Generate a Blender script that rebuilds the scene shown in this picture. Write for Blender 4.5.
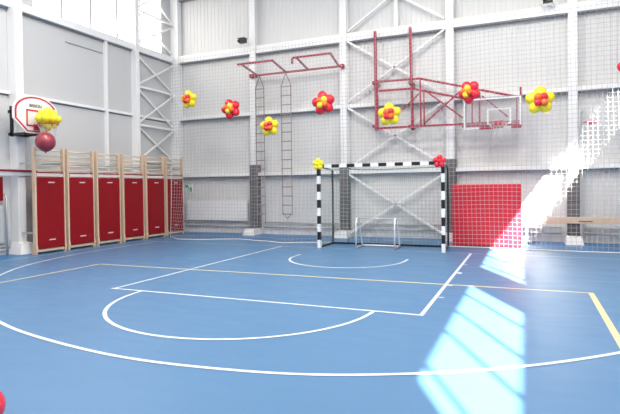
import bpy, bmesh, math, random
from mathutils import Vector, Matrix
PI = math.pi
S = bpy.context.scene
C = S.collection
for o in list(bpy.data.objects): bpy.data.objects.remove(o)
random.seed(4)

# ------------------------------------------------------------------ camera
FPX, CX, CY, CZ, YAW, PIT, ROL, SY = 508.74, 3.336, -12.031, 1.559, 0.40267, -0.0146, -0.01205, 194.19
cy_, sy_ = math.cos(YAW), math.sin(YAW)
Fw = Vector((-sy_*math.cos(PIT), cy_*math.cos(PIT), math.sin(PIT)))
R0 = Vector((cy_, sy_, 0)); U0 = R0.cross(Fw)
Rt = math.cos(ROL)*R0 + math.sin(ROL)*U0
Up = -math.sin(ROL)*R0 + math.cos(ROL)*U0
EYE = Vector((CX, CY, CZ))
cd = bpy.data.cameras.new('camera'); cam = bpy.data.objects.new('camera', cd); C.objects.link(cam)
m = Matrix((Rt, Up, -Fw)).transposed().to_4x4(); m.translation = EYE
cam.matrix_world = m
cd.sensor_fit = 'HORIZONTAL'; cd.sensor_width = 36; cd.lens = 36*FPX/620
cd.shift_y = -(207-SY)/620
cd.clip_start = 0.05; cd.clip_end = 200
S.camera = cam

def at(px, py, Y=None, X=None, Z=None):
    d = Fw + Rt*((px-310)/FPX) - Up*((py-SY)/FPX)
    if Y is not None: t = (Y-CY)/d.y
    elif X is not None: t = (X-CX)/d.x
    else: t = (Z-CZ)/d.z
    return EYE + d*t

# ------------------------------------------------------------------ world, sun, exposure
S.view_settings.view_transform = 'Standard'; S.view_settings.look = 'None'
S.view_settings.gamma = 1; S.view_settings.use_curve_mapping = False
S.view_settings.exposure = 0.3
w = bpy.data.worlds.new('sky'); S.world = w; w.use_nodes = True
bg = w.node_tree.nodes['Background']; bg.inputs[0].default_value = (1.0, 0.96, 0.90, 1); bg.inputs[1].default_value = 4.5
sd = bpy.data.lights.new('sun', 'SUN'); sd.energy = 48; sd.angle = math.radians(0.4); sd.color = (1, .96, .9)
so = bpy.data.objects.new('sun', sd); C.objects.link(so)
so.rotation_euler = Vector((1, -2.07, 1.42)).to_track_quat('Z', 'Y').to_euler()
so.location = (30, -40, 30)
FILL_LAMP_W = 240  # base power of each added, unseen fill lamp
# daylight portals in the window strips
XL, XR, YB, YF, ZC = -8.3, 7.8, 3.0, -31.0, 9.0
WL = [(-2.75, 2.33), (-9.5, -4.45), (-16.2, -11.1), (-22.8, -17.8)]; ZL = (6.22, 8.3)
WR = [(-12.95, -3.65), (-18.98, -14.72), (-28.0, -21.5)]; ZR = (6.39, 7.56)
def portal(x, y0, y1, z0, z1, sgn):
    l = bpy.data.lights.new('window_portal', 'AREA'); l.shape = 'RECTANGLE'
    l.size = z1-z0; l.size_y = y1-y0
    l.cycles.is_portal = True
    o = bpy.data.objects.new('window_portal', l); C.objects.link(o)
    o.location = (x, (y0+y1)/2, (z0+z1)/2)
    o.rotation_euler = (0, sgn*PI/2, 0)
for a, b in WL: portal(XL-.1, a, b, ZL[0], ZL[1], -1)
for a, b in WR: portal(XR+.1, a, b, ZR[0], ZR[1], 1)

# ------------------------------------------------------------------ materials
def mat(name, col, rough=.5, metal=0, spec=.5, bump=None, noise=None, coat=0):
    mt = bpy.data.materials.new(name); mt.use_nodes = True
    nt = mt.node_tree; b = nt.nodes['Principled BSDF']
    b.inputs['Base Color'].default_value = (*col, 1); b.inputs['Roughness'].default_value = rough
    b.inputs['Metallic'].default_value = metal; b.inputs['Specular IOR Level'].default_value = spec
    b.inputs['Coat Weight'].default_value = coat
    tc = nt.nodes.new('ShaderNodeTexCoord')
    if noise:
        sc, amt = noise
        n = nt.nodes.new('ShaderNodeTexNoise'); n.inputs['Scale'].default_value = sc; n.inputs['Detail'].default_value = 5
        nt.links.new(tc.outputs['Object'], n.inputs['Vector'])
        mx = nt.nodes.new('ShaderNodeMix'); mx.data_type = 'RGBA'
        mx.inputs[6].default_value = (*[c*(1-amt) for c in col], 1); mx.inputs[7].default_value = (*[min(1, c*(1+amt)) for c in col], 1)
        nt.links.new(n.outputs[0], mx.inputs[0]); nt.links.new(mx.outputs[2], b.inputs['Base Color'])
    if bump:
        sc, st = bump
        n = nt.nodes.new('ShaderNodeTexNoise'); n.inputs['Scale'].default_value = sc
        nt.links.new(tc.outputs['Object'], n.inputs['Vector'])
        bp = nt.nodes.new('ShaderNodeBump'); bp.inputs['Strength'].default_value = st; bp.inputs['Distance'].default_value = .01
        nt.links.new(n.outputs[0], bp.inputs['Height']); nt.links.new(bp.outputs[0], b.inputs['Normal'])
    return mt

M = {}
M['back'] = mat('ribbed_cladding', (.72, .715, .705), .45, noise=(.6, .03))
M['side'] = mat('smooth_cladding', (.60, .60, .605), .45, noise=(.5, .03))
M['ceil'] = mat('ceiling_sheet', (.72, .72, .72), .6)
M['steel'] = mat('white_painted_steel', (.88, .88, .88), .35, noise=(3, .02))
M['winframe'] = mat('grey_window_profile', (.42, .41, .43), .4)
M['radpaint'] = mat('light_grey_enamel', (.50, .52, .53), .4)
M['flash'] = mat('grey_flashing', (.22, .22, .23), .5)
M['cast'] = mat('white_base_paint', (.8, .8, .79), .55, noise=(8, .05))
M['pad'] = mat('dark_grey_padding', (.13, .125, .13), .7, noise=(20, .2))
M['wood'] = mat('pale_beech', (.70, .52, .37), .45, noise=(6, .12))
M['rung'] = mat('varnished_rung', (.74, .62, .46), .35, noise=(10, .08))
M['redmat'] = mat('red_vinyl', (.27, .004, .009), .48, spec=.25, bump=(14, .15), noise=(3, .06))
M['bigred'] = mat('bright_red_vinyl', (.60, .015, .035), .4, bump=(8, .2), noise=(2, .08))
M['label'] = mat('white_fabric_label', (.72, .62, .6), .7)
M['white'] = mat('white_plastic', (.82, .82, .82), .4)
M['redpaint'] = mat('red_painted_steel', (.34, .015, .045), .35)
M['redline'] = mat('red_marking', (.55, .03, .06), .4)
M['black'] = mat('black_paint', (.012, .012, .014), .35)
M['darkbox'] = mat('black_housing', (.02, .02, .024), .4)
M['net'] = mat('white_nylon_cord', (.46, .455, .46), .7)
M['greennet'] = mat('pale_green_cord', (.30, .42, .38), .7)
M['rope'] = mat('white_rope', (.72, .72, .70), .8)
M['ladder'] = mat('brown_rope', (.30, .24, .23), .8)
M['ladderrung'] = mat('grey_wooden_rung', (.34, .26, .25), .6)
M['galv'] = mat('galvanised_tube', (.50, .52, .54), .35, metal=.4)
M['yb'] = mat('yellow_latex', (.90, .74, .02), .22, coat=.3)
M['rb'] = mat('red_latex', (.74, .012, .035), .22, coat=.3)
M['ob'] = mat('orange_latex', (.85, .16, .02), .22, coat=.3)
M['pinkb'] = mat('dark_pink_foil', (.30, .03, .05), .28, coat=.4, noise=(5, .25))
M['greensign'] = mat('green_sign', (.05, .35, .2), .4)
M['lampglass'] = mat('black_lens', (.03, .03, .03), .1)
M['lampface'] = mat('fill_lamp_diffuser', (.9, .9, .9), .4)
M['frost'] = mat('rim_orange', (.55, .04, .02), .4)
def transp(name, col, fac, gl=.06):
    mt = bpy.data.materials.new(name); mt.use_nodes = True; nt = mt.node_tree
    for n in list(nt.nodes): nt.nodes.remove(n)
    o = nt.nodes.new('ShaderNodeOutputMaterial'); t = nt.nodes.new('ShaderNodeBsdfTransparent'); g = nt.nodes.new('ShaderNodeBsdfGlossy')
    d = nt.nodes.new('ShaderNodeBsdfDiffuse'); d.inputs[0].default_value = (*col, 1)
    g.inputs['Roughness'].default_value = gl
    a = nt.nodes.new('ShaderNodeMixShader'); a.inputs[0].default_value = fac
    nt.links.new(t.outputs[0], a.inputs[1]); nt.links.new(d.outputs[0], a.inputs[2])
    b = nt.nodes.new('ShaderNodeMixShader'); b.inputs[0].default_value = .06
    nt.links.new(a.outputs[0], b.inputs[1]); nt.links.new(g.outputs[0], b.inputs[2]); nt.links.new(b.outputs[0], o.inputs[0])
    return mt
M['glass'] = transp('window_glass', (1, 1, 1), 0.0, .02)
M['acrylic'] = transp('clear_acrylic', (.9, .92, .95), .07)

# floor: blue vinyl with its own painted lines (all in court metres)
def floor_mat():
    mt = mat('blue_sports_vinyl', (.17, .40, .66), .3)
    nt = mt.node_tree; b = nt.nodes['Principled BSDF']; L = nt.links.new
    tc = nt.nodes['Texture Coordinate'] if 'Texture Coordinate' in nt.nodes else nt.nodes.new('ShaderNodeTexCoord')
    n1 = nt.nodes.new('ShaderNodeTexNoise'); n1.inputs['Scale'].default_value = .35; n1.inputs['Detail'].default_value = 6
    L(tc.outputs['Object'], n1.inputs['Vector'])
    mx = nt.nodes.new('ShaderNodeMix'); mx.data_type = 'RGBA'
    mx.inputs[6].default_value = (.064, .165, .312, 1); mx.inputs[7].default_value = (.080, .190, .352, 1)
    L(n1.outputs[0], mx.inputs[0]); L(mx.outputs[2], b.inputs['Base Color'])
    n2 = nt.nodes.new('ShaderNodeTexNoise'); n2.inputs['Scale'].default_value = 1.6; n2.inputs['Detail'].default_value = 4
    mp = nt.nodes.new('ShaderNodeMapping'); mp.inputs['Scale'].default_value = (1, 3, 1)
    L(tc.outputs['Object'], mp.inputs[0]); L(mp.outputs[0], n2.inputs['Vector'])
    mr = nt.nodes.new('ShaderNodeMapRange'); mr.inputs[3].default_value = .32; mr.inputs[4].default_value = .50
    L(n2.outputs[0], mr.inputs[0]); L(mr.outputs[0], b.inputs['Roughness'])
    b.inputs['Specular IOR Level'].default_value = .42
    return mt
M['floor'] = floor_mat()
M['strip'] = mat('deep_blue_border_vinyl', (.035, .17, .40), .4, noise=(2, .06))
M['lw'] = mat('white_court_paint', (.60, .66, .72), .4, noise=(6, .04))
M['ly'] = mat('yellow_court_paint', (.70, .60, .30), .4, noise=(6, .05))

# ------------------------------------------------------------------ mesh helpers
class MB:
    def __init__(s): s.bm = bmesh.new(); s.mi = 0
    def face(s, vs):
        try:
            f = s.bm.faces.new(vs); f.material_index = s.mi; return f
        except ValueError: return None
    def box(s, a, b):
        x0, y0, z0 = [min(p, q) for p, q in zip(a, b)]; x1, y1, z1 = [max(p, q) for p, q in zip(a, b)]
        v = [s.bm.verts.new(p) for p in [(x0,y0,z0),(x1,y0,z0),(x1,y1,z0),(x0,y1,z0),(x0,y0,z1),(x1,y0,z1),(x1,y1,z1),(x0,y1,z1)]]
        for f in [(3,2,1,0),(4,5,6,7),(0,1,5,4),(1,2,6,5),(2,3,7,6),(3,0,4,7)]: s.face([v[i] for i in f])
        return s
    def frustum(s, c, wx, wy, tx, ty, z0, z1):
        x, y = c
        v = [s.bm.verts.new((x+i*wx/2, y+j*wy/2, z0)) for i, j in ((-1,-1),(1,-1),(1,1),(-1,1))]
        v += [s.bm.verts.new((x+i*tx/2, y+j*ty/2, z1)) for i, j in ((-1,-1),(1,-1),(1,1),(-1,1))]
        for f in [(3,2,1,0),(4,5,6,7),(0,1,5,4),(1,2,6,5),(2,3,7,6),(3,0,4,7)]: s.face([v[i] for i in f])
        return s
    def tube(s, pts, r, n=8, closed=False, cap=True, square=False):
        pts = [Vector(p) for p in pts]
        if square: n = 4
        rings = []
        N = len(pts)
        ref = None
        for i, p in enumerate(pts):
            if closed: t = pts[(i+1) % N]-pts[i-1]
            else: t = pts[min(i+1, N-1)]-pts[max(i-1, 0)]
            t.normalize()
            if ref is None:
                ref = Vector((0,0,1)) if abs(t.z) < .9 else Vector((0,1,0))
            u = t.cross(ref).normalized(); v = u.cross(t).normalized()
            ref = v
            ph = PI/4 if square else 0
            rr = r*math.sqrt(2) if square else r
            rings.append([s.bm.verts.new(p+u*rr*math.cos(ph+2*PI*k/n)+v*rr*math.sin(ph+2*PI*k/n)) for k in range(n)])
        K = N if closed else N-1
        for i in range(K):
            a, b = rings[i], rings[(i+1) % N]
            for k in range(n): s.face([a[k], a[(k+1) % n], b[(k+1) % n], b[k]])
        if cap and not closed:
            s.face(rings[0][::-1]); s.face(rings[-1])
        return s
    def prism(s, poly, axis, a, b):
        def P(u, v, w): return {'x': (w,u,v), 'y': (u,w,v), 'z': (u,v,w)}[axis]
        A = [s.bm.verts.new(P(u, v, a)) for u, v in poly]; B = [s.bm.verts.new(P(u, v, b)) for u, v in poly]
        s.face(A); s.face(B[::-1]); n = len(poly)
        for i in range(n): s.face([A[i], B[i], B[(i+1) % n], A[(i+1) % n]])
        return s
    def ball(s, c, r, sx=1, sy=1, sz=1, rot=None, seg=16, rings=10, taper=0):
        c = Vector(c); grid = []
        for i in range(rings+1):
            th = PI*i/rings; row = []
            for j in range(seg):
                ph = 2*PI*j/seg
                k = 1-taper*max(0, -math.cos(th))**2*.5
                p = Vector((math.sin(th)*math.cos(ph)*sx*k, math.sin(th)*math.sin(ph)*sy*k, math.cos(th)*sz))*r
                if rot: p = rot @ p
                row.append(p+c)
            grid.append(row)
        top = s.bm.verts.new(grid[0][0]); bot = s.bm.verts.new(grid[-1][0])
        R = [[s.bm.verts.new(p) for p in row] for row in grid[1:-1]]
        for j in range(seg):
            s.face([top, R[0][j], R[0][(j+1) % seg]]); s.face([bot, R[-1][(j+1) % seg], R[-1][j]])
        for i in range(len(R)-1):
            for j in range(seg): s.face([R[i][j], R[i+1][j], R[i+1][(j+1) % seg], R[i][(j+1) % seg]])
        return s
    def build(s, name, m, parent=None, smooth=False, bevel=0):
        bmesh.ops.recalc_face_normals(s.bm, faces=s.bm.faces)
        me = bpy.data.meshes.new(name); s.bm.to_mesh(me); s.bm.free()
        for k in (m if isinstance(m, (list, tuple)) else [m]): me.materials.append(M[k])
        if smooth:
            for p in me.polygons: p.use_smooth = True
        o = bpy.data.objects.new(name, me); C.objects.link(o)
        if parent: o.parent = parent; o.matrix_parent_inverse = Matrix.Translation(-parent.location) if parent.type == 'EMPTY' and parent.parent is None and parent.rotation_euler.z == 0 and parent.get('abs') else Matrix()
        if bevel:
            bv = o.modifiers.new('bevel', 'BEVEL'); bv.width = bevel; bv.segments = 2; bv.limit_method = 'ANGLE'
        return o

def tag(o, label=None, cat=None, group=None, kind=None):
    if label: o['label'] = label
    if cat: o['category'] = cat
    if group: o['group'] = group
    if kind: o['kind'] = kind
    return o
def thing(name, label, cat, loc, group=None, rz=0):
    """Empty at the thing's base; its parts are meshes in local coordinates."""
    o = bpy.data.objects.new(name, None); C.objects.link(o); o.location = loc; o.rotation_euler.z = rz
    o.empty_display_size = .2
    return tag(o, label, cat, group)
def world_thing(name, label, cat, loc, group=None):
    """Same, but its parts are written in world coordinates."""
    o = thing(name, label, cat, loc, group); o['abs'] = 1; return o
def struct(name, mb, m, **k): return tag(mb.build(name, m, **k), kind='structure')
def fixed(name, loc, label=None):
    o = bpy.data.objects.new(name, None); C.objects.link(o); o.location = loc; o['kind'] = 'structure'; o['abs'] = 1
    return o
def dup(root, loc, rz=None, label=None, group=None):
    r = root.copy(); C.objects.link(r); r.location = loc
    if rz is not None: r.rotation_euler.z = rz
    if label: r['label'] = label
    if group: r['group'] = group
    for ch in list(root.children):
        c = ch.copy(); C.objects.link(c); c.parent = r
        for g in list(ch.children):
            d = g.copy(); C.objects.link(d); d.parent = c
    return r

# ------------------------------------------------------------------ shell
struct('floor', MB().box((XL-.3, YF-.3, -.1), (XR+.3, YB+.3, 0)), 'floor')
struct('ceiling', MB().box((XL-.3, YF-.3, ZC), (XR+.3, YB+.3, ZC+.1)), 'ceil')
struct('trim_1', MB().box((-7.95, 1.42, 0), (XR-.02, YB-.01, .006)), 'strip')
struct('trim_2', MB().box((XL+.01, -30.9, 0), (-7.72, 1.42, .006)), 'strip')

# ribbed back wall sheet: real trapezoid ribs
def ribbed():
    mb = MB(); z0, z1 = 0, ZC; x = XL; prof = []
    while x < XR:
        prof += [(x, YB), (x+.09, YB), (x+.10, YB-.009), (x+.135, YB-.009), (x+.145, YB)]
        x += .145
    prof.append((XR, YB))
    poly = prof + [(XR, YB+.1), (XL, YB+.1)]
    A = [mb.bm.verts.new((u, v, z0)) for u, v in poly]; B = [mb.bm.verts.new((u, v, z1)) for u, v in poly]
    n = len(poly)
    for i in range(n): mb.face([A[i], A[(i+1) % n], B[(i+1) % n], B[i]])
    return mb
# remove duplicate points of the profile by merging afterwards
rb_ = ribbed(); bmesh.ops.remove_doubles(rb_.bm, verts=rb_.bm.verts, dist=1e-4)
struct('wall_back', rb_, 'back')

def side_wall(name, x0, x1, wins, zr, matk):
    mb = MB(); mb.box((x0, YF, 0), (x1, YB, zr[0])); mb.box((x0, YF, zr[1]), (x1, YB, ZC))
    ys = sorted([v for w_ in wins for v in w_]); e = [YF]+ys+[YB]
    for i in range(0, len(e), 2): mb.box((x0, e[i], zr[0]), (x1, e[i+1], zr[1]))
    struct(name, mb, matk)
side_wall('wall_left', XL-.06, XL, WL, ZL, 'side')
side_wall('wall_right', XR, XR+.06, WR, ZR, 'side')
struct('wall_front', MB().box((XL, YF-.1, 0), (XR, YF, ZC)), 'side')

def window(n, x, sgn, y0, y1, zr, muls):
    e = fixed('window_%d' % n, (x, (y0+y1)/2, zr[0]))
    x0, x1 = (x-.030, x-.005) if sgn < 0 else (x+.005, x+.030)
    f = MB(); t = .03
    f.box((x0, y0, zr[0]), (x1, y0+t, zr[1])).box((x0, y1-t, zr[0]), (x1, y1, zr[1]))
    f.box((x0, y0+t, zr[0]), (x1, y1-t, zr[0]+t)).box((x0, y0+t, zr[1]-t), (x1, y1-t, zr[1]))
    fo = f.build('window_frame', 'winframe', e)
    for y in muls: MB().box((x0, y-.03, zr[0]+t), (x1, y+.03, zr[1]-t)).build('mullion', 'winframe', e)
    xm = (x0+x1)/2
    MB().box((xm-.003, y0+t, zr[0]+t), (xm+.003, y1-t, zr[1]-t)).build('pane', 'glass', e)
def even(a, b, st=1.02):
    n = max(1, round((b-a)/st)); return [a+(b-a)*i/n for i in range(1, n)]
k = 1
for a, b in WL:
    window(k, XL, -1, a, b, ZL, [-1.82, -.81, .22, 1.24] if k == 1 else even(a, b)); k += 1
for i, (a, b) in enumerate(WR):
    window(k, XR, 1, a, b, ZR, [-12.45, -11.2, -10.1, -9.05, -8.0, -6.95, -5.9, -4.85] if i == 0 else [-15.45, -16.5, -17.42, -18.55] if i == 1 else even(a, b)); k += 1

# columns and rails of the back wall
YC = 2.75
colx = [-8.2+.02, -4.97, -1.81, 1.36, 4.45, 7.4]
tn = 3
for x in colx[1:]:
    mb = MB()
    mb.box((x-.108, YC, 0), (x+.108, YC+.03, ZC)).box((x-.02, YC+.03, 0), (x+.02, YB-.045, ZC)).box((x-.108, YB-.045, 0), (x+.108, YB-.019, ZC))
    struct('trim_%d' % tn, mb, 'steel', bevel=.004); tn += 1
mb = MB().box((XL+.01, YC, 0), (XL+.34, YB-.019, ZC)); struct('trim_%d' % tn, mb, 'steel', bevel=.006); tn += 1
ce = [XL+.34] + [c for x in colx[1:] for c in (x-.109, x+.109)] + [XR]
for z, h in ((1.94, .11), (3.95, .13), (5.99, .24), (8.2, .2)):
    mb = MB(); mi = MB()
    for i in range(0, len(ce), 2):
        mb.box((ce[i], YC+.03, z), (ce[i+1], YB-.019, z+h))
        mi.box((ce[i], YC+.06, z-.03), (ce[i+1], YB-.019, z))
    r = struct('trim_%d' % tn, mb, 'steel', bevel=.004); tn += 1
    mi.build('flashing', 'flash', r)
# cross bracing between third and fourth column, back wall
xa, xb = colx[2]+.118, colx[3]-.118
mb = MB()
for z0, z1 in ((.12, 1.92), (2.13, 3.95), (4.15, 5.97), (6.28, 8.15)):
    mb.tube([(xa+.02, YC+.05, z0), (xb-.02, YC+.05, z1)], .028, square=True)
    mb.tube([(xa+.02, YC+.05, z1), (xb-.02, YC+.05, z0)], .028, square=True)
struct('trim_%d' % tn, mb, 'steel'); tn += 1
struct('trim_%d' % tn, MB().box((-.22, YC+.05, 6.24), (-.12, YB-.019, 8.195)), 'steel'); tn += 1
# left wall posts, rails, bracing
yL = [-3.24, -.44, .93]
for y, x1, hw, top in ((-3.34, XL+.28, .105, ZC), (-.34, XL+.10, .045, 6.0), (.85, XL+.22, .08, ZC), (-9.3, XL+.28, .105, ZC), (-16.0, XL+.28, .105, ZC), (-22.5, XL+.28, .105, ZC)):
    struct('trim_%d' % tn, MB().box((XL+.002, y-hw, 0), (x1, y+hw, top)), 'steel', bevel=.006); tn += 1
def between(ys, z0, z1, x1, m='steel', lip=None):
    global tn
    mb = MB(); mi = MB()
    for a, b in ys:
        mb.box((XL+.002, a, z0), (x1, b, z1))
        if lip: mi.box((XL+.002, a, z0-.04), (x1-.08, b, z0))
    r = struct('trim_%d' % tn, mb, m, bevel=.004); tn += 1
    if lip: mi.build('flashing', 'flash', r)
seg = [(-30.9, -22.61), (-22.39, -16.11), (-15.89, -9.41), (-9.19, -3.45), (-3.23, -.39), (-.29, .765), (.935, YC-.003)]
segw = [(-30.9, -22.61), (-22.39, -16.11), (-15.89, -9.41), (-9.19, -3.45), (-3.23, .765), (.935, YC-.003)]
between(segw, 6.0, 6.2, XL+.14, lip=1)
between(seg, 3.90, 3.97, XL+.08, lip=1)
between(seg, 1.96, 2.06, XL+.08, lip=1)
mb = MB(); a, b = .94, YC; x = XL+.12
for z in (2.45, 3.63, 4.87, 7.33): mb.tube([(x, a, z), (x, b, z)], .032, square=True)
lv = [1.2, 2.45, 3.65, 4.88, 5.95]
for z0, z1 in list(zip(lv[:-1], lv[1:]))+[(6.25, 7.3), (7.36, 8.6)]:
    mb.tube([(x+.01, a, z0+.05), (x+.01, b, z1-.05)], .026, square=True); mb.tube([(x-.045, a, z1-.05), (x-.045, b, z0+.05)], .026, square=True)
struct('trim_%d' % tn, mb, 'steel'); tn += 1
# thin grey tube drawn for a dark line on the left wall panel
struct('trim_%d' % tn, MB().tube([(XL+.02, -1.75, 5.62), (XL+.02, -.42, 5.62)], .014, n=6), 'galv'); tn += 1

# white cast blocks at the feet of the columns
for i, x in enumerate(colx[1:]):
    struct('trim_%d' % tn, MB().frustum((x, 2.62), .42, .62, .34, .46, 0.006, .21), 'cast', bevel=.01); tn += 1
struct('trim_%d' % tn, MB().frustum((XL+.24, -3.34), .52, .46, .36, .28, 0.006, .28), 'cast', bevel=.01); tn += 1

# court lines
KC = -.225
def flat(mb, poly, z):
    vs = [mb.bm.verts.new((x, y, z)) for x, y in poly]; mb.face(vs)
def strip(mb, pts, wd, z):
    P = [Vector(p) for p in pts]; L_, R_ = [], []
    for i, p in enumerate(P):
        t = (P[min(i+1, len(P)-1)]-P[max(i-1, 0)]).normalized(); nn = Vector((-t.y, t.x))
        L_.append(mb.bm.verts.new((*(p+nn*wd/2), z))); R_.append(mb.bm.verts.new((*(p-nn*wd/2), z)))
    for i in range(len(P)-1): mb.face([L_[i], R_[i], R_[i+1], L_[i+1]])
def arcp(cx, cyy, r, a0, a1, n=64): return [(cx+r*math.cos(a0+(a1-a0)*i/n), cyy+r*math.sin(a0+(a1-a0)*i/n)) for i in range(n+1)]
def lines(name, fn, m, z):
    mb = MB(); fn(mb, z); struct(name, mb, m)
def key(mb, z):
    x0, x1, d = KC-2.39, KC+2.39, 5.92
    strip(mb, [(x0, 0), (x0, -d)], .05, z); strip(mb, [(x1, 0), (x1, -d)], .05, z)
    strip(mb, [(x0-.06, -d), (x1+.025, -d)], .05, z+.0004)
    strip(mb, arcp(KC-.02, -d, 1.82, PI, 2*PI), .05, z+.0008)
    strip(mb, arcp(KC, -1.66, 1.245, PI, 2*PI)[0:], .05, z)
    strip(mb, [(KC-1.245, -1.66), (KC-1.245, -1.35)], .05, z); strip(mb, [(KC+1.245, -1.66), (KC+1.245, -1.35)], .05, z)
    for y, hh in ((-1.75, .05), (-2.75, .16), (-3.95, .05), (-4.85, .05)):
        for sx, x in ((1, x1),): flat(mb, [(x+sx*.03, y-hh/2), (x+sx*.11, y-hh/2), (x+sx*.11, y+hh/2), (x+sx*.03, y+hh/2)], z)
lines('trim_101', key, 'lw', .0030)
def three(mb, z):
    RA = [(180, 6.48), (205, 6.48), (214, 6.40), (250, 6.19), (260, 6.18), (276, 6.26), (288, 6.31), (295, 6.29), (314, 6.24), (360, 6.24)]
    def ra(d):
        for (a, p), (b, q) in zip(RA[:-1], RA[1:]):
            if d <= b: t = (d-a)/(b-a); t = t*t*(3-2*t); return p+(q-p)*t
        return RA[-1][1]
    pts = [(KC+ra(180+1.5*i)*math.cos(math.radians(180+1.5*i)), -2.17+ra(180+1.5*i)*math.sin(math.radians(180+1.5*i))) for i in range(121)]
    pts = [((pts[max(i-2,0)][0]+pts[max(i-1,0)][0]+p[0]+pts[min(i+1,120)][0]+pts[min(i+2,120)][0])/5, (pts[max(i-2,0)][1]+pts[max(i-1,0)][1]+p[1]+pts[min(i+1,120)][1]+pts[min(i+2,120)][1])/5) for i, p in enumerate(pts)]
    strip(mb, [(KC-6.48, 0), (KC-6.48, -1.5)]+pts+[(KC+6.24, -1.5), (KC+6.24, 0)], .05, z)
lines('trim_102', three, 'lw', .0040)
def base(mb, z):
    strip(mb, [(-7.3, .0), (6.9, .0)], .05, z); strip(mb, [(-7.3, 0), (-7.3, -28)], .05, z); strip(mb, [(6.9, 0), (6.9, -28)], .05, z)
mbb = MB(); base(mbb, .0022)
M['faint'] = mat('worn_white_court_paint', (.25, .42, .63), .4)
struct('trim_103', mbb, 'faint')
def volley(mb, z):
    strip(mb, [(-4.86, -22), (-4.86, -4.0), (-4.86, -4.0)][:2], .05, z)
    strip(mb, [(-4.885, -4.02), (4.195, -3.84)], .05, z); strip(mb, [(4.17, -3.84), (4.17, -22)], .07, z)
lines('trim_104', volley, 'ly', .0015)

# ------------------------------------------------------------------ unseen fill lamps added to brighten walls and floor (behind / above the view)
def added_fill_lamp(x, y, first=[None]):
    if first[0] is None:
        e = thing('added_fill_lamp', 'added white fill lamp under the hall ceiling, out of view', 'added fill lamp', (x, y, ZC), 'added fill lamps under the ceiling')
        MB().box((-.6, -.6, -.14), (.6, .6, -.0)).build('housing', 'white', e, bevel=.02)
        MB().box((-.52, -.52, -.155), (.52, .52, -.141)).build('diffuser', 'lampface', e)
        first[0] = e
    else: e = dup(first[0], (x, y, ZC))
    l = bpy.data.lights.new('fill_lamp_light', 'AREA'); l.shape = 'SQUARE'; l.size = 1.0; l.energy = FILL_LAMP_W*(.85 if y > -4 else 1.0 if y > -8 else .45 if y > -12 else .3); l.color = (1, .95, .885)
    lo = bpy.data.objects.new('fill_lamp_light', l); C.objects.link(lo); lo.location = (x, y, ZC-.17)
for x in (-4.5, 0, 4.2):
    for y in ((-5.5, -10.5, -15.5, -20.5) if x < 0 else (-2.6, -6.5, -10.5, -15.5, -20.5)): added_fill_lamp(x, y)

# ------------------------------------------------------------------ red mats on wall bars
XW = -7.5
starts = [-3.40, -2.45, -1.48, -.50, .48, 1.45]
WU = .875
pos = ['nearest the wall basketball hoop', 'second from the basketball hoop', 'third from the basketball hoop', 'third from the far corner', 'just before the net edge', 'behind the net in the far corner']
def wall_bars():
    e = thing('wall_bars', 'x', 'wall bars', (XW, starts[0], 0), 'wall bars along the left wall')
    for y in (.0, WU-.048):
        p = MB().prism([(-.16, 0), (.0, 0), (.02, .12), (0.0, .25), (0, 2.60), (-.10, 2.60), (-.10, .3)], 'y', y, y+.048)
        p.build('post', 'wood', e, bevel=.004)
    for z in (2.53, 2.40, 2.28, 2.16, 2.04, 1.9, 1.6, 1.3, 1.0, .7, .4):
        MB().tube([(-.06, .055, z), (-.06, WU-.055, z)], .017, n=8).build('rung', 'rung', e, smooth=True)
    MB().box((-.07, .06, .055), (-.005, WU-.06, .115)).build('bottom_rail', 'wood', e, bevel=.004)
    for z in (2.2, .5):
        for y in (.02, WU-.04): MB().box((XL-XW, y, z), (-.1, y+.02, z+.04)).build('wall_bracket', 'galv', e)
    return e
wb = wall_bars(); bars = [wb]
for i, y in enumerate(starts):
    o = wb if i == 0 else dup(wb, (XW, y, 0))
    o['label'] = 'pale wooden wall bars unit, %s' % pos[i]
def hung_mat():
    e = thing('wall_mat', 'x', 'mat', (XW, starts[0], .13), 'red mats hung on the wall bars')
    a, b = .055, WU-.055
    MB().box((-.035, a, 0.0), (.025, b, 1.74)).build('padding', 'redmat', e, bevel=.018)
    MB().box((-.030, a+.01, 1.76), (.0, b-.01, 1.83)).build('header_board', 'label', e)
    MB().box((-.032, a-.0, 1.84), (.004, b, 1.868)).build('top_strap', 'redmat', e)
    for z in (1.60, .19): MB().box((.0255, .35, z), (.032, .53, z+.028)).build('handle', 'label', e)
    return e
hm = hung_mat()
for i, y in enumerate(starts):
    o = hm if i == 0 else dup(hm, (XW, y, .13))
    o['label'] = 'tall dark red mat hung on wall bars, %s' % pos[i]

# red and white rail running along the left wall in front of the column
e = world_thing('guard_rail', 'long red topped white rail along left wall across the column', 'rail', (-7.9, -7, 1.9))
MB().tube([(-7.93, -12, 2.03), (-7.93, -3.0, 2.03)], .028, n=8).build('red_tube', 'redpaint', e, smooth=True)
MB().box((-8.012, -12, 1.91), (-7.96, -3.0, 2.0)).build('white_board', 'white', e)
e2 = MB().box((-8.0, -9.35, 1.905), (-8.28, -9.3, 1.95)); e2.build('bracket', 'steel', e)

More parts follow.
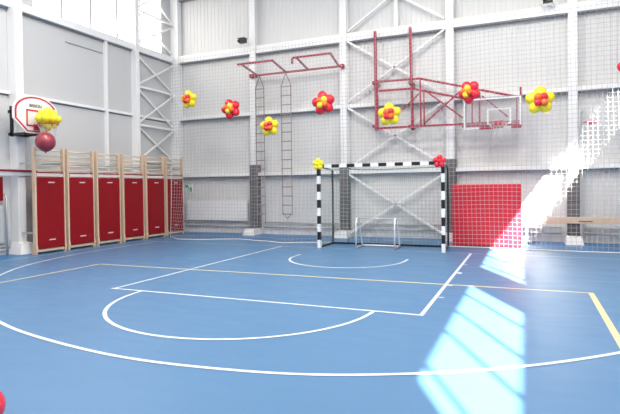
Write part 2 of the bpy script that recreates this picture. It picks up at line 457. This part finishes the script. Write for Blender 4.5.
# radiators and heating pipes on the left wall
def radiator(label, x0, y0, x1, y1, z0, z1, face, grp='panel radiators'):
    """panel radiator as a row of flutes; face = normal axis"""
    e = world_thing('radiator', label, 'radiator', ((x0+x1)/2, (y0+y1)/2, z0))
    mb = MB(); mb.box((x0, y0, z0), (x1, y1, z1))
    L_ = (y1-y0) if face == 'x' else (x1-x0); n = int(L_/.14)
    for i in range(n):
        if face == 'x': yy = y0+(i+.3)*L_/n; mb.box((x1, yy, z0+.03), (x1+.008, yy+.06, z1-.03))
        else: xx = x0+(i+.3)*L_/n; mb.box((xx, y0-.008, z0+.03), (xx+.06, y0, z1-.03))
    mb.build('panel', 'radpaint' if face == 'x' else 'steel', e, bevel=.003)
    if face == 'x':
        for y in (y0+.2, y1-.25): MB().box((XL, y, z0+.1), (x0, y+.04, z1-.1)).build('bracket', 'steel', e)
        MB().tube([(x0+.03, y1, z0+.06), (x0+.03, y1+.07, z0+.06), (x0+.03, y1+.07, .13)], .013).build('pipe', 'galv', e)
    else:
        for x in (x0+.2, x1-.25): MB().box((x, y1, z0+.1), (x+.04, YB-.009, z1-.1)).build('bracket', 'steel', e)
        MB().tube([(x1, y0+.03, z0+.06), (x1+.05, y0+.03, z0+.06), (x1+.05, y0+.03, .2)], .013).build('pipe', 'galv', e)
radiator('white panel radiator left of the white column by the hoop', XL+.07, -6.2, XL+.13, -3.62, .30, 1.20, 'x')
radiator('long white panel radiator on ribbed wall beside the far corner', -7.75, YC+.08, -5.28, YC+.13, .44, 1.13, 'y')
for z, l in ((.22, 'upper'), (.13, 'lower')): tag(MB().tube([(XL+.05, -9.1, z), (XL+.05, -3.5, z)], .022).build('heating_pipe', 'steel', smooth=True), '%s heating pipe low on left wall beside the column' % l, 'pipe', 'heating pipes on the left wall')
for (a, b, l) in ((0, 1, 'under the long radiator'), (1, 2, 'behind the rope ladders'), (2, 3, 'behind the striped goal'), (3, 4, 'behind the big red mat'), (4, 5, 'under the wooden beam at right')):
    for z, ul in ((.40, 'upper'), (.24, 'lower')):
        tag(MB().tube([(colx[a]+.26, YB-.075, z), (colx[b]-.26, YB-.075, z)], .022).build('heating_pipe', 'galv', smooth=True), '%s grey heating pipe on the back wall, %s' % (ul, l), 'pipe', 'heating pipes along the back wall')

# red cabinet at the left edge and the vertical pipe below it
cabp = at(3.2, 189, X=XL+.15)
e = world_thing('hydrant_cabinet', 'dark red wall cabinet above radiator at left edge', 'cabinet', (XL+.08, cabp.y-.35, 1.31))
MB().box((XL+.002, cabp.y-.65, 1.31), (XL+.15, cabp.y, 1.88)).build('housing', 'redmat', e, bevel=.008)
MB().box((XL+.151, cabp.y-.61, 1.35), (XL+.162, cabp.y-.04, 1.84)).build('door', 'redmat', e, bevel=.003)
pp = at(7, 225, X=XL+.22)
tag(MB().tube([(XL+.22, pp.y, .0), (XL+.22, pp.y, 1.40), (XL+.16, pp.y, 1.46), (XL+.02, pp.y, 1.46)], .025).build('standpipe', 'galv', smooth=True), 'vertical grey pipe in front of radiator at far left', 'pipe')

# ------------------------------------------------------------------ column paddings
padspec = [(1, 2.30, 'beside the long radiator'), (2, 2.24, 'behind the left half of the goal'), (3, 2.30, 'between the goal and the big red mat'), (4, 1.80, 'under the sunlit column at right')]
for i, zt, l in padspec:
    x = colx[i]
    e = world_thing('column_pad', 'dark grey padding wrapped round the white column %s' % l, 'column padding', (x, 2.7, .26), 'grey pads round the back wall columns')
    mb = MB().box((x-.143, YC-.045, .215), (x+.143, YC-.002, zt)).box((x-.143, YC-.002, .215), (x-.118, YB-.03, zt)).box((x+.118, YC-.002, .215), (x+.143, YB-.03, zt))
    mb.build('foam_sleeve', 'pad', e, bevel=.01)
    for z in (.5, 1.1, 1.7): MB().box((x-.146, YC-.049, z), (x+.146, YC-.0445, z+.03)).build('strap', 'darkbox', e)

# ------------------------------------------------------------------ divider net
nety = [(-7.05, 1.05), (-6.4, .62), (-5.9, .65), (-4.66, 1.15), (-3.6, .88), (-2.9, .62), (-2.2, .92), (-1.7, 1.13), (1.6, 1.14), (2.3, 1.12), (3.3, 1.0), (5.2, .95), (7.75, 1.08)]
def yb(x):
    for (a, ya), (b, y_) in zip(nety[:-1], nety[1:]):
        if x <= b: t = (x-a)/(b-a); t = t*t*(3-2*t); return ya+(y_-ya)*t
    return nety[-1][1]
ZN = 5.66
def ny(x, z):
    t = max(0, 1-z/2.2); t = t*t
    return 1.13*(1-t)+yb(x)*t + .012*math.sin(x*2.1+z)
def ntop(x): return ZN-.05*abs(math.sin((x+7)*2.35))
def net_mesh():
    mb = MB(); r = .0042
    xs = []; x = -7.05
    while x <= 7.75: xs.append(x); x += .105
    for x in xs:
        pts = []; n = 14
        for i in range(n+1):
            z = .02+(ntop(x)-.02)*(i/n)**1.3
            pts.append((x+.02*math.sin(z*1.3+x), ny(x, z), z))
        mb.tube(pts, r, n=3, cap=False)
    z = .12
    while z < ZN-.05:
        pts = [(x+.02*math.sin(z*1.3+x), ny(x, z), z+.008*math.sin(x*3)) for x in xs[::2]]
        mb.tube(pts, r, n=3, cap=False); z += .105
    return mb
e = world_thing('divider_net', 'tall white square mesh net hanging across the hall before the back wall', 'net', (0, 1.1, 0))
net_mesh().build('mesh', 'net', e)
MB().tube([(-7.05+.1*i, yb(-7.05+.1*i), .016) for i in range(148)], .014, n=6).build('bottom_rope', 'rope', e, smooth=True)
MB().tube([(XL+.03, 1.13, ZN)]+[(-7.05+.1*i, 1.13, ntop(-7.05+.1*i)+.008) for i in range(148)]+[(XR-.03, 1.13, ZN)], .005, n=5).build('top_cable', 'rope', e)
MB().tube([(-7.05, ny(-7.05, z*.2), z*.2) for z in range(0, 28)], .008, n=5).build('side_rope', 'rope', e)

# ------------------------------------------------------------------ handball goal
e = world_thing('handball_goal', 'full size black and white banded goal with pale green net', 'goal', (-.0, .4, 0))
GX, HG = 1.54, 2.04
def post(x):
    mb = MB()
    for i in range(10):
        mb.mi = i % 2; mb.box((x-.04, -.04, .2035*i), (x+.04, .04, .2035*(i+1)))
    mb.build('post', ['white', 'black'], e)
post(-GX); post(GX+.02)
mb = MB(); xx = -GX-.04; i = 0; end = GX+.06
while xx < end-.01:
    x2 = min(end, xx+.2016); mb.mi = 1-(i % 2); mb.box((xx, -.04, 2.035), (x2, .04, 2.115)); xx = x2; i += 1
mb.build('crossbar', ['white', 'black'], e)
GD = .98
fr = MB()
for x in (-1.53, 1.53):
    fr.tube([(x, .04, .025), (x, GD, .025)], .022, square=True)
    fr.tube([(x, GD, .0), (x, GD, 2.0)], .022, square=True)
    fr.tube([(x, .04, 2.07), (x, GD, 2.0)], .018, square=True)
fr.tube([(-1.53, GD, .025), (1.53, GD, .025)], .022, square=True)
fr.build('rear_frame', 'black', e)
gn = MB(); r = .0026; st = .10
nx = int(3.0/st)
for i in range(nx+1):
    x = -1.5+i*3.0/nx
    gn.tube([(x, .05, 2.02), (x, GD-.03, 1.98-.03*math.sin(i)), (x, GD-.06, 1.0), (x, GD-.03, .05)], r, n=3, cap=False)
for j in range(20):
    z = .06+j*.1; gn.tube([(-1.5, GD-.05, z), (0, GD-.07, z), (1.5, GD-.05, z)], r, n=3, cap=False)
for j in range(1, 9):
    y = .05+j*.1; gn.tube([(-1.5, y, 2.0), (0, y, 1.97), (1.5, y, 2.0)], r, n=3, cap=False)
for sx in (-1.52, 1.52):
    for j in range(20): z = .06+j*.1; gn.tube([(sx, .05, z), (sx*.99, GD-.03, z)], r*1.1, n=3, cap=False)
    for j in range(10): y = .06+j*.1; gn.tube([(sx, y, .04), (sx*.99, y, 1.0), (sx, y, 2.0)], r*1.1, n=3, cap=False)
gn.build('goal_net', 'greennet', e)

# small training goal inside it
e = world_thing('mini_goal', 'low white tube training goal standing inside the big goal', 'small goal', (-.1, .4, 0))
x0, x1 = -.60, .38
for x in (x0, x1):
    pts = [(x, .12, .02), (x, .12, .58)]
    pts += [(x, .12+.10*(1-math.cos(a)), .58+.17*math.sin(a)) for a in (.4, .8, 1.2, 1.57)]
    pts += [(x, .30, .745), (x, .36, .70), (x, .62, .10), (x, .66, .02)]
    MB().tube(pts, .019, n=8).build('side_frame', 'white', e, smooth=True)
    MB().tube([(x, .12, .022), (x, .66, .022)], .02, n=8).build('foot_tube', 'galv', e, smooth=True)
MB().tube([(x0, .22, .75), (x1, .22, .75)], .014).build('top_bar', 'galv', e, smooth=True)
MB().tube([(x0, .66, .03), (x1, .66, .03)], .02).build('rear_bar', 'white', e, smooth=True)
mn = MB()
for i in range(1, 10): x = x0+i*(x1-x0)/10; mn.tube([(x, .22, .71), (x, .36, .66), (x, .62, .08)], .0016, n=3, cap=False)
for i in range(1, 6): t = i/6; mn.tube([(x0, .36+.26*t, .66-.58*t), (x1, .36+.26*t, .66-.58*t)], .0016, n=3, cap=False)
mn.build('net', 'net', e)

# big red crash mat
a = at(452, 200, Y=1.34); b = at(521.3, 200, Y=1.34)
e = world_thing('crash_mat', 'large bright red crash mat standing on edge right of the goal', 'mat', ((a.x+b.x)/2, 1.45, 0))
MB().box((a.x, 1.34, .015), (b.x, 1.62, 1.57)).build('cushion', 'bigred', e, bevel=.03)
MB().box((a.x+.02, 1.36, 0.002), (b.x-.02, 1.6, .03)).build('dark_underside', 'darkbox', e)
for x in (a.x+.4, b.x-.4): MB().tube([(x-.09, 1.62, 1.2), (x-.06, 1.65, 1.2), (x+.06, 1.65, 1.2), (x+.09, 1.62, 1.2)], .01).build('handle', 'darkbox', e)

# long wooden beam at right
e = world_thing('wooden_beam', 'long pale wooden beam along the wall at far right', 'beam', (4.8, 2.3, 0))
MB().box((3.22, 2.36, .55), (7.4, 2.50, .71)).build('plank', 'wood', e, bevel=.008)
for x in (3.3, 7.0): MB().box((x, 2.40, .0065), (x+.06, 2.48, .55)).box((x-.1, 2.37, .0065), (x+.16, 2.60, .05)).build('leg', 'galv', e)
q0 = at(578.5, 221, Y=2.355)
MB().box((q0.x, 2.352, .60), (q0.x+.32, 2.3595, .62)).build('dark_strip', 'darkbox', e)

# exit sign
a = at(185, 184, Y=2.94); b = at(192.5, 192.5, Y=2.94)
e = world_thing('exit_sign', 'small green and white exit sign on wall above radiator corner', 'sign', (a.x+.15, 2.95, b.z))
MB().box((a.x, 2.94, b.z), (b.x, 2.98, a.z)).build('panel', 'white', e)
g = MB(); w_ = b.x-a.x; h_ = a.z-b.z
# running figure and door, green on white
g.box((a.x+.02, 2.936, b.z+h_*.55), (a.x+w_*.4, 2.9395, a.z-.03)).box((a.x+w_*.62, 2.936, b.z+.03), (b.x-.02, 2.9395, b.z+h_*.6))
g.tube([(a.x+w_*.5, 2.936, a.z-.06), (a.x+w_*.46, 2.936, b.z+h_*.4), (a.x+w_*.3, 2.936, b.z+.04)], .015)
g.build('pictogram', 'greensign', e)

# black camera boxes
def security_camera(label, px, py, Y=2.55):
    c = at(px, py, Y=Y)
    e = thing('security_camera', label, 'camera', c, 'black cameras on the upper wall')
    MB().box((-.13, -.09, -.07), (.10, .09, .07)).build('housing', 'darkbox', e, bevel=.012)
    MB().tube([(-.1, -.09, -.01), (-.1, -.125, -.02)], .045, n=12).build('lens', 'lampglass', e)
    MB().tube([(.06, .02, -.06), (.14, .1, -.12), (.16, YC-Y+.1, -.12)], .02).build('bracket', 'white', e)
    MB().box((-.15, -.12, .07), (.12, .1, .085)).build('sun_hood', 'darkbox', e)
security_camera('black camera box on white column above the red ladder frame', 243, 41)
security_camera('black camera box at the top edge above the right backboard', 548.5, -.5)

# ------------------------------------------------------------------ red pull-out ladder frame
ZFm = 5.22
e = world_thing('ladder_frame', 'red steel gantry with two projecting frames high on back wall', 'gantry', (-3.3, 2.7, ZFm))
def bar(pts, name='bar', r=.028, m='redpaint', par=None, **k): return MB().tube(pts, r, square=True).build(name, m, par, **k)
bar([(-4.95, 2.66, ZFm), (-1.75, 2.66, ZFm)], 'wall_bar', par=e)
for a, b in ((-4.74, -3.70), (-2.93, -1.90)):
    dx = .16
    f = MB()
    f.tube([(a, 2.64, ZFm), (a+dx+.1, 1.2, ZFm+.02)], .024, square=True)
    f.tube([(b, 2.64, ZFm), (b+dx+.1, 1.2, ZFm+.02)], .024, square=True)
    f.tube([(a+dx-.03, 1.2, ZFm+.02), (b+dx+.13, 1.2, ZFm+.02)], .024, square=True)
    f.build('projecting_frame', 'redpaint', e)
for x in (-4.97, -4.82, -1.81): MB().box((x-.05, 2.62, ZFm-.06), (x+.05, YC-.001, ZFm+.06)).build('bracket', 'redpaint', e)
MB().box((-2.83, 1.18, ZFm-.14), (-2.78, 1.23, ZFm)).build('hook', 'redpaint', e)

def rope_ladder(label, px0, px1, ztop, zbot, y, point):
    xa = at(px0, 150, Y=y).x; xb_ = at(px1, 150, Y=y).x; xm = (xa+xb_)/2
    e = world_thing('rope_ladder', label, 'rope ladder', (xm, y, zbot), 'rope ladders')
    for x in (xa, xb_):
        p = [(xm, y, ztop), (x, y, ztop-.38), (x, y, zbot+.15)]
        p.append((xm, y, zbot-.05) if point else (x, y, zbot))
        MB().tube(p, .017, n=6).build('side_rope', 'ladder', e)
    n = int((ztop-zbot-.5)/.29)
    for i in range(n+1):
        z = ztop-.42-i*.29
        MB().tube([(xa-.025, y, z), (xb_+.025, y, z)], .018, n=6).build('rung', 'ladderrung', e)
rope_ladder('rope ladder hanging close beside the grey padded column', 256.5, 264.5, 5.175, .34, 2.6, False)
rope_ladder('rope ladder ending in a point, right of the other ladder', 282, 291.5, 5.175, .60, 2.6, True)

# ------------------------------------------------------------------ folding basketball frame (red) with clear backboard
Y1, Y2 = 2.45, 2.70
e = world_thing('folding_backboard', 'red swing arm basketball frame folded flat with clear backboard', 'basketball backboard', (1.2, 2.4, 2.9))
A = lambda px, py, Y=Y1: tuple(at(px, py, Y=Y))
def rb(name, *segs, r=.028):
    mb = MB()
    for s_ in segs: mb.tube([A(*p) for p in s_], r, square=True)
    return mb.build(name, 'redpaint', e)
for (t, bt) in (((375, 31), (376.5, 131)), ((410, 27), (412.8, 130))):
    rb('wall_post', ((*t, Y2-.02), (*bt, Y2-.02)), r=.036)
rb('hinge_post', ((376.5, 80), (377.5, 128)), r=.034)
rb('top_arm', ((375, 82), (419, 78.5)), ((419, 78.5), (520.5, 97.4)))
rb('middle_arm', ((379, 91), (412, 88.6)), ((412, 88.6), (424, 91)), ((424, 91), (466, 99)))
rb('bottom_arm', ((376, 128.5), (520.5, 121.3)), ((462, 126.5), (520.5, 124.5)), r=.03)
rb('strut', ((420, 79), (421, 126)), r=.02); rb('strut', ((423.5, 91), (424.5, 126)), r=.02)
rb('strut', ((402, 110), (421, 92)), r=.018)
rb('brace', ((460.6, 91), (424, 124)), r=.02); rb('brace', ((427, 92), (463, 118)), r=.02)
rb('strut', ((465.3, 97), (465.6, 124)), r=.02); rb('strut', ((472, 97), (472.3, 124)), r=.02); rb('strut', ((479.5, 92), (479.8, 124)), r=.026)
rb('strut', ((516.7, 97), (517, 124.5)), r=.016); rb('strut', ((520.6, 87), (521, 126)), r=.026)
rb('brace', ((482, 96), (508, 117)), r=.018)
for px in (376, 412):
    for py in (84, 127): p = at(px, py, Y=Y2); MB().box((p.x-.05, Y1, p.z-.04), (p.x+.05, YB-.01, p.z+.04)).build('wall_bracket', 'redpaint', e)
YBd = 2.30
a = at(463.5, 99.0, Y=YBd); b = at(521.5, 126, Y=YBd); x0, x1, z0, z1 = a.x, b.x, b.z-.02, a.z-.02
bd = MB().box((x0, YBd, z0), (x1, YBd+.02, z1)).build('backboard', 'acrylic', e)
fr = MB()
def frame_rect(mb, x0, x1, z0, z1, t, y0, y1):
    mb.box((x0, y0, z0), (x0+t, y1, z1)).box((x1-t, y0, z0), (x1, y1, z1)).box((x0+t, y0, z0), (x1-t, y1, z0+t)).box((x0+t, y0, z1-t), (x1-t, y1, z1))
frame_rect(fr, x0, x1, z0, z1, .045, YBd-.004, YBd-.001)
fr.build('border_marking', 'white', bd)
bd.children[0].matrix_parent_inverse = Matrix()
xm = at(499, 120, Y=YBd).x; sq = MB(); frame_rect(sq, xm-.30, xm+.30, z0+.10, z0+.52, .04, YBd-.004, YBd-.001)
s_ = sq.build('target_square', 'white', bd); s_.matrix_parent_inverse = Matrix()
for u, v in ((x0+.4, xm-.12), (xm+.30, x1)): MB().box((u, YBd-.012, z0-.02), (v, YBd+.03, z0+.06)).build('bottom_padding', 'redpaint', e)
def hoop(par, cx, cy0, z, axis, m='redline', netm='rope', R=.225, drop=.38, arm=.15):
    """rim ring whose centre is at cx, cy0"""
    MB().tube([(cx+R*math.cos(t), cy0+R*math.sin(t), z) for t in [2*PI*i/28 for i in range(28)]], .011, n=8, closed=True).build('rim', m, par, smooth=True)
    n = MB()
    K = 12
    for i in range(K):
        for sg in (1, -1):
            pts = []
            for j in range(5):
                t = j/4; a_ = 2*PI*(i+sg*t*1.5)/K; rr = R*(1-.5*t**.7)
                pts.append((cx+rr*math.cos(a_), cy0+rr*math.sin(a_), z-.01-drop*t))
            n.tube(pts, .005, n=3, cap=False)
    n.build('hoop_net', netm, par)
zr = at(498, 123, Y=YBd-.35).z
hoop(e, xm, YBd-.15-.225, zr, 'y')
MB().box((xm-.09, YBd-.16, zr-.03), (xm+.09, YBd-.005, zr+.02)).box((xm-.12, YBd-.012, zr-.1), (xm+.12, YBd-.0045, zr+.1)).build('rim_plate', 'redline', e)

# second, paler practice board at right
a = at(579, 106.5, Y=2.5); b = at(603, 125, Y=2.5)
e = world_thing('practice_backboard', 'pale clear backboard with thin frame right of the sunlit column', 'basketball backboard', ((a.x+b.x)/2, 2.5, b.z))
MB().box((a.x, 2.5, b.z), (b.x, 2.515, a.z)).build('board', 'acrylic', e)
f_ = MB(); frame_rect(f_, a.x, b.x, b.z, a.z, .02, 2.495, 2.499); f_.build('border', 'white', e)
for z in (a.z-.1, b.z+.1): MB().tube([(a.x+.1, 2.516, z), (a.x+.1, YB-.005, z)], .02).build('wall_arm', 'white', e)
MB().tube([((a.x+b.x)/2+.2*math.cos(t_*PI/12), 2.5-.12-.2+.2*math.sin(t_*PI/12), b.z+.06) for t_ in range(24)], .009, n=6, closed=True).build('rim', 'redline', e, smooth=True)
MB().box(((a.x+b.x)/2-.05, 2.38, b.z+.04), ((a.x+b.x)/2+.05, 2.494, b.z+.08)).build('rim_plate', 'redline', e)

# ------------------------------------------------------------------ wall basketball hoop, left
XBd = -7.4; yc = -3.40; zb = 2.90
e = world_thing('basketball_hoop', 'fan shaped white backboard with red border on left column', 'basketball hoop', (XBd, yc, zb))
def fan(s, dz=0):
    pts = [(-.26*s, 0), (.26*s, 0), (.585*s, .30*s), (.585*s, .50*s)]
    pts += [(.585*s*math.cos(a), .50*s+.37*s*math.sin(a)) for a in [PI*i/14 for i in range(1, 14)]]
    pts += [(-.585*s, .50*s), (-.585*s, .30*s)]
    return [(yc+u, zb+v+dz) for u, v in pts]
bd = MB().prism(fan(1.04), 'x', XBd-.03, XBd).build('backboard', 'white', e, bevel=.004)
o1, o2 = fan(.96, .035), fan(.88, .068)
mb = MB(); n = len(o1)
A1 = [mb.bm.verts.new((XBd+.004, *p)) for p in o1]; A2 = [mb.bm.verts.new((XBd+.004, *p)) for p in o2]
B1 = [mb.bm.verts.new((XBd+.0005, *p)) for p in o1]; B2 = [mb.bm.verts.new((XBd+.0005, *p)) for p in o2]
for i in range(n):
    j = (i+1) % n
    mb.face([A1[i], A1[j], A2[j], A2[i]]); mb.face([A1[i], B1[i], B1[j], A1[j]]); mb.face([A2[j], B2[j], B2[i], A2[i]])
c_ = mb.build('border_line', 'redline', bd); c_.matrix_parent_inverse = Matrix()
sq = MB(); t = .04; y0, y1, z0, z1 = yc-.27, yc+.27, zb+.16, zb+.56
sq.box((XBd+.0005, y0, z0), (XBd+.004, y0+t, z1)).box((XBd+.0005, y1-t, z0), (XBd+.004, y1, z1)).box((XBd+.0005, y0+t, z0), (XBd+.004, y1-t, z0+t)).box((XBd+.0005, y0+t, z1-t), (XBd+.004, y1-t, z1))
c_ = sq.build('target_square', 'redline', bd); c_.matrix_parent_inverse = Matrix()
# lettering above the square
tx = bpy.data.curves.new('lettering', 'FONT'); tx.body = 'BISSON'; tx.size = .10; tx.extrude = .001; tx.align_x = 'CENTER'; tx.offset = .002
to = bpy.data.objects.new('lettering', tx); C.objects.link(to)
bpy.context.view_layer.update()
me = bpy.data.meshes.new_from_object(to); bpy.data.objects.remove(to)
lo = bpy.data.objects.new('lettering', me); C.objects.link(lo); me.materials.append(M['black'])
lo.parent = bd; lo.matrix_parent_inverse = Matrix()
lo.matrix_local = Matrix.Translation((XBd+.003, yc-.02, zb+.62)) @ Matrix(((0,0,1),(1,0,0),(0,1,0))).to_4x4()
hoop(e, XBd+.16+.225, yc, 3.10, 'x', m='frost')
MB().box((XBd+.005, yc-.06, 3.07), (XBd+.17, yc+.06, 3.11)).box((XBd+.0045, yc-.09, 2.98), (XBd+.016, yc+.09, 3.12)).build('rim_plate', 'redline', e)
bq = at(11.5, 117, X=-7.93).y
mt_ = MB()
mt_.box((-7.96, bq-.03, 2.84), (-7.90, bq+.03, 3.56)).box((-8.018, bq-.03, 2.86), (-7.90, -3.2, 2.93)).box((-8.018, bq-.03, 3.40), (-7.90, -3.2, 3.47))
for z in (2.87, 3.41):
    mt_.box((-7.95, bq-.02, z), (XBd-.031, bq+.03, z+.05)); mt_.box((-7.95, -3.26, z), (XBd-.031, -3.21, z+.05))
mt_.box((XBd-.07, bq-.02, 2.865), (XBd-.031, -3.21, 2.925))
mt_.build('mounting_bracket', 'black', e)

# ------------------------------------------------------------------ balloons
def balloon(name, c, r, mk, parent, direction, elong=1.15, seg=16):
    d = Vector(direction).normalized(); rot = d.to_track_quat('Z', 'Y').to_matrix()
    mb = MB().ball(c, r, 1, 1, elong, rot=rot, seg=seg, rings=10, taper=.5)
    k = Vector(c)-d*r*elong
    mb.ball(k-d*.006, .010, 1, 1, 1.4, rot=rot, seg=6, rings=4)
    return mb.build(name, mk, parent, smooth=True)
def flower(label, pos, dia, outer, inner, turn=0, spin=0, group='balloon flowers on the net'):
    e = thing('balloon_flower', label, 'balloon flower', pos, group, turn)
    R_ = dia/2; rp = R_*.455
    for i in range(5):
        a = PI/2+spin+2*PI*i/5; d = (math.cos(a), 0, math.sin(a))
        c = (d[0]*(R_-rp*1.08), 0, d[2]*(R_-rp*1.08))
        balloon('petal_balloon', c, rp*.95, outer, e, d)
    rc = R_*.27
    for i in range(4):
        a = PI/4+spin+2*PI*i/4
        balloon('centre_balloon', (math.cos(a)*rc*.95, -rp*.95, math.sin(a)*rc*.95), rc*1.05, inner[i % len(inner)], e, (math.cos(a)*.5, -1, math.sin(a)*.5), 1.1, 12)
    return e
YFb = .92
fl = [(189, 99.5, .57, 'yb', ['rb', 'ob'], .0, .1, 'yellow balloon flower with red centre nearest the far left corner'),
      (231, 109, .60, 'rb', ['yb', 'ob'], .1, .35, 'red balloon flower with yellow centre, left of the rope ladders'),
      (269.5, 126.5, .57, 'yb', ['rb', 'ob'], .15, .1, 'yellow balloon flower with red centre in front of the rope ladders'),
      (323.5, 103, .66, 'rb', ['yb', 'ob'], .1, .15, 'red balloon flower with yellow centre, above the goal'),
      (389.5, 114.5, .62, 'yb', ['rb', 'ob'], .1, .05, 'yellow balloon flower with red centre on the left of red frame'),
      (469.5, 92, .58, 'rb', ['yb', 'ob'], -.45, .5, 'red balloon flower with yellow centre over the red frame arms'),
      (540, 100.5, .66, 'yb', ['rb', 'ob'], .15, .0, 'yellow balloon flower with red centre right of the clear backboard'),
      (631, 67, .55, 'rb', ['yb', 'ob'], .2, .2, 'red balloon flower cut off by the right edge of the photo')]
for px, py, dia, o_, i_, tr, sp, lab in fl:
    flower(lab, at(px, py, Y=YFb), dia, o_, i_, tr, sp)
def cluster(label, pos, r, mk, n, parentname='balloon_cluster'):
    e = thing(parentname, label, 'balloon cluster', pos)
    for i in range(n):
        a = 2*PI*i/n+.3; d = (math.cos(a), -.35, math.sin(a))
        balloon('balloon', (d[0]*r*.95, d[1]*r, d[2]*r*.95), r*.8, mk, e, d, 1.1, 12)
    balloon('balloon', (0, -r*.8, 0), r*.6, mk, e, (0, -1, .2), 1.1, 12)
    return e
cluster('cluster of small yellow balloons on the left top corner of goal', at(318.7, 164.3, Y=-.1), .085, 'yb', 5)
cluster('cluster of small red balloons on the right top corner of goal', at(439.8, 161.3, Y=-.1), .085, 'rb', 5)

hx, hy = XBd+.385, yc
e = thing('balloon_cluster', 'bunch of yellow balloons filling the left basketball hoop', 'balloon cluster', (hx, hy, 3.12))
bunch = [(0, 0, -.06, .10), (.05, .09, -.03, .085), (.03, -.09, -.03, .085)]
bunch += [(.17*math.cos(t), .19*math.sin(t), .10, .105) for t in [2*PI*q/7 for q in range(7)]]
bunch += [(.11*math.cos(t), .12*math.sin(t), .215, .10) for t in [2*PI*q/5+.4 for q in range(5)]] + [(0, 0, .10, .11), (0, 0, .28, .095)]
for (dx, dy, dz, r) in bunch:
    balloon('balloon', (dx, dy, dz), r, 'yb', e, (dx, dy, dz+.05), 1.1, 14)
c = at(45.5, 142, X=hx)
e = thing('large_balloon', 'large dark pink balloon hanging upside down under the yellow ones', 'balloon', c)
rr = 9.5/FPX*(c-EYE).dot(Fw)
mb = MB().ball((0, 0, 0), rr, 1, 1, 1.05, seg=28, rings=18)
for v in mb.bm.verts:
    if v.co.z < -rr*.5:
        k_ = (-v.co.z-rr*.5)/(rr*.55); v.co.x *= 1-.18*k_; v.co.y *= 1-.18*k_
mb.build('balloon_skin', 'pinkb', e, smooth=True)
MB().ball((0, 0, -rr*1.08), .022, seg=8, rings=6).build('knot', 'pinkb', e, smooth=True)
MB().tube([(0, 0, rr*1.04), (0, 0, 3.12-c.z)], .003, n=4).build('string', 'rope', e)

# red balloon lying on the floor at the left edge
rB = .14
p = at(-18.5, 408, Z=rB)
e = thing('floor_balloon', 'red balloon on the blue floor cut off by the left edge', 'balloon', (p.x, p.y, rB))
balloon('balloon_skin', (0, 0, 0), rB, 'rb', e, (-1, .2, 0), 1.15, 20)
